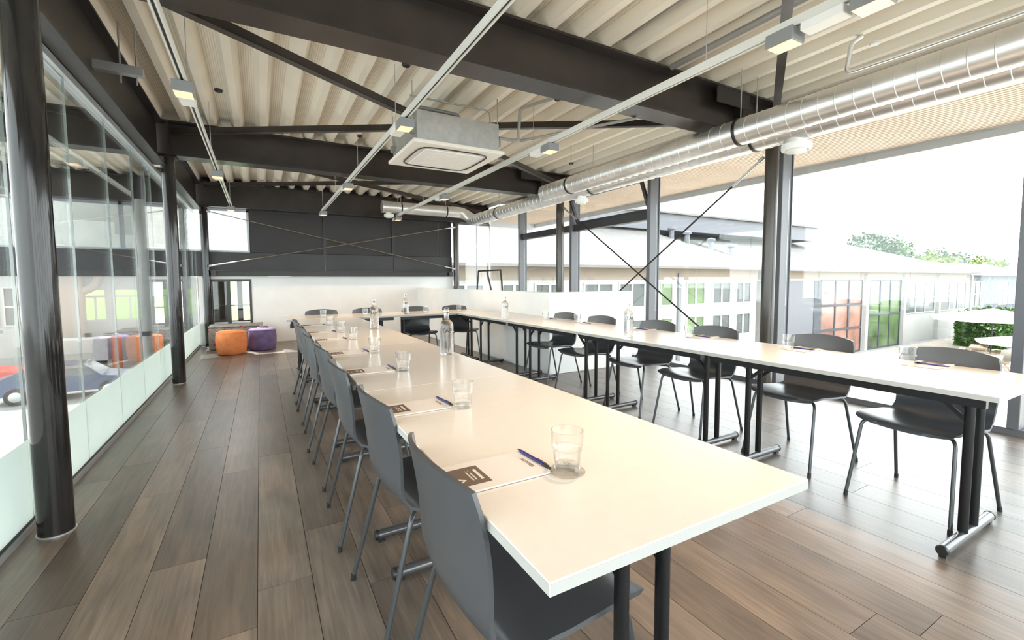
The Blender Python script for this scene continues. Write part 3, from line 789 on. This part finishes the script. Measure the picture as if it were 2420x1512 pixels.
# notepads and pens
pad_block = MB().box(-.1075, .1075, -.074, .074, 0, .004).mesh('paper_block', 'paper')
pad_card = MB().box(-.1075, .1075, -.0742, .0742, -.0008, 0).mesh('card_back', 'print_brown')
pm_print = MB().box(-.105, -.030, -.047, .047, .0041, .0043).mesh('printed_field', 'print_brown')
nb = MB()
for (xa, xb, ya, yb) in ((-.048, -.041, -.028, .028), (-.060, -.057, -.026, .014), (-.068, -.065, -.026, .02), (-.060, -.058, .024, .027), (-.068, -.066, .024, .027)):
    nb.box(xa, xb, ya, yb, .0043, .0045)
nb.add([(-.096, -.03, .0044), (-.080, -.018, .0044), (-.096, -.006, .0044), (-.096, -.012, .0044), (-.086, -.018, .0044), (-.096, -.024, .0044)], [(0, 1, 4, 5), (1, 2, 3, 4)])
pad_lines = nb.mesh('print_lines', 'paper')
nt_me = text_mesh('NOTITIES', .0135, 'print_brown', 'lettering', .0004)
for v in nt_me.vertices:
    a, b_ = v.co.x, v.co.y; v.co = (.088+b_, -a, .0043)
pad0 = None
def pad(x, y, rz, lab, grp):
    global pad0
    if pad0 is None:
        pad0 = thing('notepad', lab, 'notepad', (x, y, TH+.0011), rz, grp)
        b_ = obj('paper_block', pad_block, pad0); obj('card_back', pad_card, pad0); obj('printed_field', pm_print, b_); obj('print_lines', pad_lines, b_); obj('lettering', nt_me, b_); return pad0
    return dup(pad0, (x, y, TH+.0011), rz, lab, grp)
pen0 = None
def pen(x, y, rz, lab, grp):
    global pen0
    loc = (x, y, TH+.0055+.0042)
    if pen0 is None:
        pen0 = thing('ballpoint_pen', lab, 'pen', loc, rz, grp)
        MB().lathe([(.0012, -.072), (.0030, -.062), (.0042, -.052), (.0045, .045)], 12, (0, 0, 0), 'X').build('barrel', 'pen_blue', pen0, 50)
        MB().lathe([(.0047, .045), (.0047, .062), (.0030, .064), (.0030, .072)], 12, (0, 0, 0), 'X').build('push_button', 'black_plastic', pen0, 50)
        MB().box(.018, .058, -.0015, .0015, .0048, .0062).build('clip', 'foot_metal', pen0); return pen0
    return dup(pen0, loc, rz, lab, grp)
for i, y in enumerate(GL):
    pad(.468, y+.085, jit[i], 'white notepad with a brown printed field, %s on the left table row' % ORD[i], 'notepads on the left row')
    pen(.577-.012*(i > 3), y+.09, -PI/2+.04+jit[i]*2, 'dark blue ballpoint pen, %s on the left table row' % ORD[i], 'pens on the left row')
for i, y in enumerate((.945, 1.575, 2.32, 2.96, 3.68, 4.30)):
    pad(3.035, y+.01, PI-jit[i], 'white notepad with a brown field, %s on the window side row' % ORD[i], 'notepads on the window side row')
    pen(2.96 if i > 3 else 2.945+.07, y-.01, PI/2+jit[i]*4, 'dark blue ballpoint pen, %s on the window side row' % ORD[i], 'pens on the window side row')

# ================================================================== LOUNGE CORNER
def pouf(name, x, y, r, h, mat, lab):
    t = thing(name, lab, 'pouf', (x, y, 0))
    MB().lathe([(r*.82, 0), (r*.93, .02), (r*1.0, h*.35), (r*1.02, h*.6), (r*.99, h*.85), (r*.93, h*.96), (r*.80, h), (.01, h+.008)], 36).build('cushion_body', mat, t, 60)
    MB().tube([(r*.955*math.cos(2*PI*k/36), r*.955*math.sin(2*PI*k/36), h*.935) for k in range(37)], .006, 6, False).build('piping', mat, t, 60)
pouf('round_pouf', -.45, 8.74, .222, .385, 'orange_felt', 'round orange felt pouf in front of the flowered bench')
pouf('round_pouf', .0, 9.03, .222, .375, 'purple_felt', 'round purple felt pouf right of the orange one')
t = thing('flowered_bench', 'low flowered upholstered bench under the black-framed window', 'bench', (-.40, 9.55, 0))
MB().cbox(-.42, .42, -.24, .30, .0, .40, .05, 4).build('cushion_body', 'flower_fabric', t, 40)
MB().cbox(-.42, .42, -.245, .305, .395, .42, .012, 2).build('seat_top', 'flower_fabric', t, 40)
t = thing('folded_papers', 'small dark folded leaflets on the purple pouf', 'leaflets', (.02, 9.06, .386))
MB().box(-.09, .08, -.05, .06, 0, .012).build('lower_leaflet', 'paper', t)
mb = MB(); bar(mb, (-.06, 0, .028), (.07, .02, .020), .10, .008); mb.build('upper_leaflet', 'far_dark', t)
tag(MB().cbox(.50, .585, YB-.014, YB-.0005, .255, .34, .003).build('wall_socket', 'black_plastic'), 'small black socket low on the white end wall', 'socket')
# black easel frame standing behind the parapet
t = thing('easel_frame', 'black tubular easel frame seen above the white parapet', 'easel', (4.2, 8.45, 0))
mb = MB(); bar(mb, (0, -.52, 1.41), (0, .52, 1.41), .03, .03); mb.build('top_bar', 'black_steel', t)
for y0, y1 in ((-.52, -.78), (.52, .80), (.10, -.10)):
    mb = MB(); bar(mb, (0, y0, 1.40), (.0 if y0 != .10 else .25, y1, 0), .026, .026); mb.build('leg', 'black_steel', t)

# ================================================================== OUTSIDE
GZ = -3.5
struct(MB().box(-60, 140, -40, 140, GZ-.3, GZ).build('ground', 'asphalt'))
struct(MB().box(6.5, 60, -6, 13.7, GZ, GZ+.03).build('ground_terrace', 'paving'))
struct(MB().box(-40, 1, 39.5, 75, GZ, GZ+.05).add([(-40, 41, GZ+.05), (1, 41, GZ+.05), (1, 75, 2.6), (-40, 75, 2.6)], [(0, 1, 2, 3)]).build('ground_lawn', 'grass'))

def far_window(parent, x0, x1, z0, z1, y, cols=2, rows=1, pane='far_pane', frame='far_frame', fr=.07, bar_w=.09):
    w = MB()
    w.box(x0-fr, x1+fr, y-.06, y+.02, z0-fr, z0).box(x0-fr, x1+fr, y-.06, y+.02, z1, z1+fr).box(x0-fr, x0, y-.06, y+.02, z0, z1).box(x1, x1+fr, y-.06, y+.02, z0, z1)
    for i in range(1, cols):
        xm = x0+(x1-x0)*i/cols; w.box(xm-bar_w/2, xm+bar_w/2, y-.05, y+.02, z0, z1)
    for j in range(1, rows):
        zm = z0+(z1-z0)*j/rows; w.box(x0, x1, y-.055, y+.02, zm-bar_w/2, zm+bar_w/2)
    o = w.build('window', frame, parent)
    for i in range(cols):
        for j in range(rows):
            a = x0+(x1-x0)*i/cols+bar_w/2*(i > 0); b_ = x0+(x1-x0)*(i+1)/cols-bar_w/2*(i < cols-1)
            c_ = z0+(z1-z0)*j/rows+bar_w/2*(j > 0); d = z0+(z1-z0)*(j+1)/rows-bar_w/2*(j < rows-1)
            MB().box(a, b_, y-.012, y+.01, c_, d).build('pane', pane, o)
# near white hall behind the parapet
h1 = thing('white_hall', 'white two-row windowed hall with pale hipped roof behind the parapet', 'building', (0, 0, 0))
MB().box(1.5, 22.4, 14.0, 28, GZ, 1.80).build('wall', 'facade_white', h1)
MB().box(1.5, 22.42, 13.975, 14.0, 1.22, 1.80).build('frieze', 'facade_beige', h1)
MB().add([(1.0, 13.5, 1.80), (23.0, 13.5, 1.80), (23.0, 28.5, 1.80), (1.0, 28.5, 1.80), (1.0, 21, 5.2), (16.5, 21, 5.2), (1.0, 13.5, 1.70), (23.0, 13.5, 1.70), (23.0, 28.5, 1.70), (1.0, 28.5, 1.70)],
         [(0, 1, 5, 4), (1, 2, 5), (2, 3, 4, 5), (3, 0, 4), (0, 6, 7, 1), (1, 7, 8, 2), (2, 8, 9, 3), (3, 9, 6, 0), (6, 9, 8, 7)]).build('roof', 'roof_sheet', h1)
for (a, b_, cc, pn) in ((3.4, 4.6, 2, 'far_pane'), (5.4, 6.7, 2, 'far_pane'), (7.5, 8.4, 2, 'far_pane'), (8.88, 10.1, 2, 'far_pane'), (11.15, 12.55, 2, 'far_pane'), (12.99, 14.36, 2, 'far_pane'), (15.42, 16.1, 1, 'far_pane_green'), (17.1, 18.27, 2, 'far_pane_green'), (18.92, 20.2, 2, 'far_pane'), (20.73, 21.84, 2, 'far_pane')):
    far_window(h1, a, b_, .10, 1.04, 14.0, cc, 1, pn)
    far_window(h1, a, b_, -1.5, -.52, 14.0, cc, 1, pn)
MB().box(16.44, 16.62, 13.9, 14.0, GZ, 1.5).build('downpipe', 'fascia_grey', h1)
MB().lathe([(.16, 0), (.16, .08), (.10, .1)], 12, (14.6, 13.9, 1.25), 'Y').build('wall_lamp', 'far_dark', h1)
for i, f_ in enumerate((.62, .50, .42, .30, .20)):
    px_, py_, pz_ = 23.0+(16.5-23.0)*f_, 13.5+7.5*f_, 1.80+3.4*f_
    hh = (.95, .62, .62, .62, .62)[i]
    MB().lathe([(.13, -.2), (.13, hh*.7), (.22, hh*.72), (.22, hh*.9), (.05, hh)], 12, (px_, py_, pz_)).build('roof_vent', 'fascia_grey', h1, 40)
# flat-roofed upper storey behind it
t = thing('upper_storey', 'grey flat-roofed upper storey with deep fascia behind the hall roof', 'building', (0, 0, 0))
MB().box(14.2, 21, 19.3, 26, 1.9, 4.0).build('wall', 'facade_white', t)
MB().box(14.0, 35.8, 18, 26.5, 4.02, 4.94).build('fascia', 'fascia_grey', t)
MB().box(13.8, 36.1, 17.8, 26.7, 4.95, 5.05).build('roof_edge', 'roof_sheet', t)
# long glazed hall to the right
h2 = thing('glazed_hall', 'long white hall with tall dark-framed glazing seen past the thick column', 'building', (0, 0, 0))
MB().box(23.2, 53.0, 14.2, 27, GZ, 1.75).build('wall', 'facade_white', h2)
MB().box(23.2, 53.0, 14.17, 14.2, 1.25, 1.75).build('frieze', 'facade_beige', h2)
MB().add([(23.06, 13.7, 1.75), (54.0, 13.7, 1.75), (54.0, 27.5, 1.75), (23.06, 27.5, 1.75), (23.06, 20.6, 4.35), (46.0, 20.6, 4.35), (23.06, 13.7, 1.66), (54.0, 13.7, 1.66), (54.0, 27.5, 1.66), (23.06, 27.5, 1.66)],
         [(0, 1, 5, 4), (1, 2, 5), (2, 3, 4, 5), (3, 0, 4), (0, 6, 7, 1), (1, 7, 8, 2), (2, 8, 9, 3), (3, 9, 6, 0), (6, 9, 8, 7)]).build('roof', 'roof_sheet', h2)
MB().box(25.5, 28.2, 14.12, 14.2, GZ, 1.14).build('grey_panel', 'fascia_grey', h2)
MB().box(28.2, 28.95, 14.10, 14.2, GZ, 1.14).build('dark_panel', 'far_dark', h2)
far_window(h2, 29.1, 34.0, GZ+.1, 1.12, 14.2, 3, 3, 'far_pane_red', 'far_dark', .08, .14)
far_window(h2, 35.1, 39.6, GZ+.1, 1.08, 14.2, 3, 2, 'far_pane_green', 'far_dark', .08, .14)
far_window(h2, 40.5, 45.6, -1.25, .93, 14.2, 3, 2, 'far_pane')
far_window(h2, 46.8, 52.0, -1.25, .88, 14.2, 3, 2, 'far_pane')
for xa in (24.6, 34.3, 39.85, 46.0, 52.6):
    MB().box(xa, xa+.35, 14.0, 14.2, GZ, 1.5).build('pilaster', 'facade_white', h2)
t = thing('stone_house', 'low dark stone building beyond the glazed hall', 'building', (0, 0, 0))
MB().box(57, 84, 16, 26, GZ, 1.55).build('wall', 'stone', t)
MB().add([(56.5, 15.5, 1.55), (84.5, 15.5, 1.55), (84.5, 26.5, 1.55), (56.5, 26.5, 1.55), (58, 21, 3.1), (83, 21, 3.1)], [(0, 1, 5, 4), (1, 2, 5), (2, 3, 4, 5), (3, 0, 4), (0, 3, 2, 1)]).build('roof', 'roof_sheet', t)
far_window(t, 60, 62.5, -1.5, .9, 16, 2, 2, 'far_pane')
far_window(t, 68, 71, -1.5, .9, 16, 2, 2, 'far_pane')

def leaves(n_, fn, size, seed):
    rr = random.Random(seed); mb = MB()
    for _ in range(n_):
        p, nn_ = fn(rr)
        a = Vector((rr.gauss(0, 1), rr.gauss(0, 1), rr.gauss(0, 1))).normalized(); b_ = a.cross(Vector(nn_)+Vector((rr.random(), rr.random(), rr.random()))).normalized()
        s_ = size*(.6+.8*rr.random()); p = Vector(p)
        mb.add([p-a*s_, p+b_*s_*.6, p+a*s_, p-b_*s_*.6], [(0, 1, 2, 3)])
    return mb
def ell(cx_, cy_, cz_, rx, ry, rz_):
    def f(rr):
        v = Vector((rr.gauss(0, 1), rr.gauss(0, 1), rr.gauss(0, 1))).normalized(); q = .72+.3*rr.random()
        bump_ = 1+.18*math.sin(v.x*5+cx_)+.15*math.sin(v.z*7+v.y*4)
        return (cx_+v.x*rx*q*bump_, cy_+v.y*ry*q*bump_, cz_+v.z*rz_*q*bump_), v
    return f
def tree(x, y, top, r, mat, lab, seed):
    t = thing('tree', lab, 'tree', (x, y, GZ), 0, 'trees behind the white halls')
    h = top-GZ
    leaves(1700, ell(0, 0, h-r*.9, r, r, r*.85), r*.085, seed).build('foliage', mat, t)
    MB().tube([(0, 0, 0), (.1, 0, h*.4), (0, .1, h*.8)], [.4, .3, .12], 8).build('trunk', 'bark', t, 60)
tree(80.0, 32.5, 8.1, 3.5, 'leaf_dark', 'round dark green tree top rising behind the hall roof', 3)
tree(86.8, 32.5, 7.5, 2.6, 'leaf_green', 'lighter green tree top beside the round dark tree', 4)
tree(109.0, 33.5, 6.6, 4.0, 'leaf_dark', 'dark green tree top farther right behind the roofs', 5)
tree(89.0, 28, 5.0, 2.8, 'leaf_lime', 'low yellow-green bush top at the roof end', 6)
tree(100.0, 25.5, 4.6, 2.4, 'leaf_lime', 'yellow-green tree top right of the dark one', 7)
tree(117.0, 30, 4.8, 3.4, 'leaf_green', 'small green tree top at the far right', 8)
def hedge_fn(rr):
    f_ = rr.random()
    if f_ < .45: return (42.55+rr.gauss(0, .08), rr.uniform(9.6, 12), rr.uniform(GZ, -1.25)+rr.gauss(0, .1)), (-1, 0, .2)
    if f_ < .8: return (rr.uniform(42.5, 50), 9.6+2.4*rr.random()*.15+rr.gauss(0, .08), rr.uniform(GZ, -1.25)+rr.gauss(0, .1)), (0, -1, .2)
    return (rr.uniform(42.5, 50), rr.uniform(9.6, 12), -1.25+rr.gauss(0, .12)), (0, 0, 1)
t = thing('clipped_hedge', 'bright green clipped hedge at the end of the terrace', 'hedge', (0, 0, 0))
leaves(5200, hedge_fn, .17, 11).build('foliage', 'leaf_green', t)
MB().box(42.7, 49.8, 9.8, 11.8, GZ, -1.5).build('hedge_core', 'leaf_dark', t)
def parasol(x, y, top, r, lab):
    t = thing('parasol', lab, 'parasol', (x, y, GZ), 0, 'white terrace parasols'); h = top-GZ
    k = 8; vs = [(0, 0, h)]+[(r*math.cos(2*PI*i/k), r*math.sin(2*PI*i/k), h-.55*r*.35) for i in range(k)]+[(0, 0, h-.03)]+[(r*math.cos(2*PI*i/k), r*math.sin(2*PI*i/k), h-.55*r*.35-.14) for i in range(k)]
    fs = [(0, 1+i, 1+(i+1) % k) for i in range(k)]+[(1+i, k+2+i, k+2+(i+1) % k, 1+(i+1) % k) for i in range(k)]+[(k+1, k+2+(i+1) % k, k+2+i) for i in range(k)]
    MB().add(vs, fs).build('canopy', 'parasol_white', t)
    MB().tube([(0, 0, 0), (0, 0, h)], .035, 8).build('pole', 'far_dark', t)
    MB().box(-.35, .35, -.35, .35, .03, .10).build('base', 'concrete', t)
parasol(39.2, 9.4, -.62, 3.0, 'wide white parasol in front of the hedge')
parasol(37.5, 7.3, -1.9, 2.4, 'lower white parasol below the hedge')
parasol(10.6, 4.2, -.85, 1.7, 'white parasol just below the windows between the chairs')
parasol(17.5, 4.6, -1.4, 1.9, 'white parasol on the terrace behind the window side tables')
def picnic(x, y, lab):
    t = thing('picnic_table', lab, 'picnic table', (x, y, GZ+.03), .2, 'terrace picnic tables')
    for i in range(5): MB().box(-1.0, 1.0, -.36+i*.15, -.36+i*.15+.135, .70, .74).build('plank', 'wood_light', t)
    for sgn in (-1, 1):
        for i in range(2): MB().box(-1.0, 1.0, sgn*.72-.14+i*.145, sgn*.72-.14+i*.145+.13, .42, .46).build('bench_plank', 'wood_light', t)
        mb = MB(); bar(mb, (sgn*.7, -.62, 0), (sgn*.7, -.2, .70), .08, .06); bar(mb, (sgn*.7, .62, 0), (sgn*.7, .2, .70), .08, .06); bar(mb, (sgn*.7, -.85, .38), (sgn*.7, .85, .38), .06, .08); mb.build('trestle', 'wood_light', t)
picnic(36.8, 9.3, 'wooden picnic table near the hedge'); picnic(32.0, 7.6, 'wooden picnic table closer to the windows'); picnic(27.0, 8.6, 'wooden picnic table before the tall glazing')

# seen through the side glass: service yard with cars
h3 = thing('yard_building', 'white building with square windows beyond the parked cars', 'building', (0, 0, 0))
mb = MB()
mb.box(-30, -9.3, 36, 36.4, GZ, 3.0).box(-9.3, -2.5, 36, 36.4, .75, 3.0).box(-9.3, -2.5, 36, 36.4, GZ, -1.15)
for xa in (-8.3, -6.4, -4.6, -2.6): mb.box(xa, xa+.42, 36, 36.4, -1.15, .75)
mb.build('wall', 'facade_white', h3)
MB().add([(-31, 35.4, 2.7), (0, 35.4, 2.7), (0, 48, 8.6), (-31, 48, 8.6), (-31, 35.4, 2.6), (0, 35.4, 2.6), (0, 48, 8.4), (-31, 48, 8.4)], [(0, 1, 2, 3), (4, 7, 6, 5), (0, 4, 5, 1), (1, 5, 6, 2), (2, 6, 7, 3), (3, 7, 4, 0)]).build('roof', 'roof_sheet', h3)
for a, b_ in ((-14.2, -12.9), (-12.6, -11.6)):
    far_window(h3, a, b_, -1.2, .9, 36, 2, 2, 'far_pane')
for a, b_ in ((-9.25, -8.3), (-7.88, -6.4), (-5.98, -4.6), (-4.18, -2.6)):
    mb = MB(); mb.box(a, b_, 36.05, 36.2, .3, .42).box(a, b_, 36.05, 36.2, -1.15, -1.05).box((a+b_)/2-.04, (a+b_)/2+.04, 36.05, 36.2, -1.05, .3); mb.build('window_bar', 'far_frame', h3)
t = thing('dust_silo', 'beige cylindrical silo with bent pipe in the yard', 'silo', (-9.6, 34.6, GZ))
MB().lathe([(.75, 0), (.75, 6.2), (.3, 6.7)], 24).build('tank', 'silo_beige', t, 40)
MB().tube([(.5, 0, 4.2)]+[(.5+.9*math.sin(a), 0, 5.1-.9*math.cos(a)) for a in [PI/2*k/6 for k in range(1, 7)]]+[(1.4, 0, 6.4)], .22, 14).build('bent_pipe', 'silo_beige', t, 60)
for i, x in enumerate((-6.9, -5.5)):
    t = thing('orange_bollard', 'orange painted post in the yard, %s one' % ('left', 'right')[i], 'post', (x, 31.5, GZ), 0, 'orange posts in the yard')
    MB().lathe([(.22 + .35*i, 0), (.22+.35*i, 1.75), (.16, 1.85)], 16).build('post_body', 'orange_paint', t, 40)
t = thing('yard_container', 'long white low container parked in the yard', 'container', (-8.8, 31.8, GZ))
MB().cbox(-1.6, 1.6, -.6, .6, .55, 1.75, .03).build('container_body', 'facade_white', t)
for xa in (-1.2, 1.2): MB().box(xa-.1, xa+.1, -.5, .5, 0, .54).build('leg', 'far_dark', t)
t = thing('concrete_post', 'pale round post outside the side glass by the end wall', 'post', (-1.72, 9.72, GZ))
MB().lathe([(.068, 0), (.068, 5.2), (.068, 6.09)], 20).build('post_body', 'concrete', t, 40)
MB().lathe([(.074, 3.78), (.074, 3.86)], 20).build('post_band', 'far_dark', t, 40)

def car(x, y, rz, mat, lab):
    t = thing('parked_car', lab, 'car', (x, y, GZ), rz)
    side = [(-2.1, .35), (2.1, .35), (2.15, .62), (1.95, .80), (1.15, .92), (.55, 1.40), (-.9, 1.45), (-1.75, 1.0), (-2.1, .95)]
    body = MB(); k = len(side); ys = (-.86, -.80, .80, .86)
    def w(z): return .86 if z < 1.0 else .86-(z-1.0)*.42
    vs = [(a, -w(b_), b_) for a, b_ in side]+[(a, w(b_), b_) for a, b_ in side]
    body.add(vs, [tuple(range(k-1, -1, -1)), tuple(range(k, 2*k))]+[(i, (i+1) % k, k+(i+1) % k, k+i) for i in range(k)])
    body.build('car_body', mat, t, 30)
    for sgn in (-1, 1):
        def S(a, b_): return (a, sgn*(w(b_)+.004), b_)
        MB().add([S(1.0, .97), S(.52, 1.34), S(.05, 1.37), S(.05, .97)], [(0, 1, 2, 3)]).build('side_window', 'car_glass', t)
        MB().add([S(-.03, .97), S(-.03, 1.37), S(-.85, 1.38), S(-1.35, 1.0)], [(0, 1, 2, 3)]).build('side_window', 'car_glass', t)
        for xa in (-1.35, 1.35):
            wl_ = MB().lathe([(.31, sgn*.70), (.33, sgn*.74), (.33, sgn*.87), (.30, sgn*.89)], 20, (xa, 0, .33), 'Y').build('wheel', 'tyre', t, 40)
            MB().lathe([(.20, sgn*.885), (.18, sgn*.90), (.03, sgn*.905)], 16, (xa, 0, .33), 'Y').build('hub', 'alu_light', wl_, 40)
    MB().add([(1.12, -.74, .945), (1.12, .74, .945), (.585, .66, 1.385), (.585, -.66, 1.385)], [(0, 1, 2, 3)]).build('windscreen', 'car_glass', t)
    MB().add([(-1.70, -.74, 1.04), (-1.70, .74, 1.04), (-.96, .66, 1.44), (-.96, -.66, 1.44)], [(0, 1, 2, 3)]).build('rear_window', 'car_glass', t)
    for sgn in (-1, 1):
        MB().cbox(2.06, 2.16, sgn*.55-.18, sgn*.55+.18, .64, .76, .02).build('headlight', 'white_plastic', t)
        MB().cbox(-2.13, -2.05, sgn*.62-.14, sgn*.62+.14, .72, .88, .02).build('tail_light', 'car_red', t)
car(-7.0, 24.9, .05, 'car_blue', 'dark blue car parked nearest beyond the side glass')
car(-11.6, 28.2, .1, 'car_red', 'red car at the left edge behind the blue one')
car(-4.1, 33.2, .0, 'car_silver', 'silver car parked far back near the end wall column')
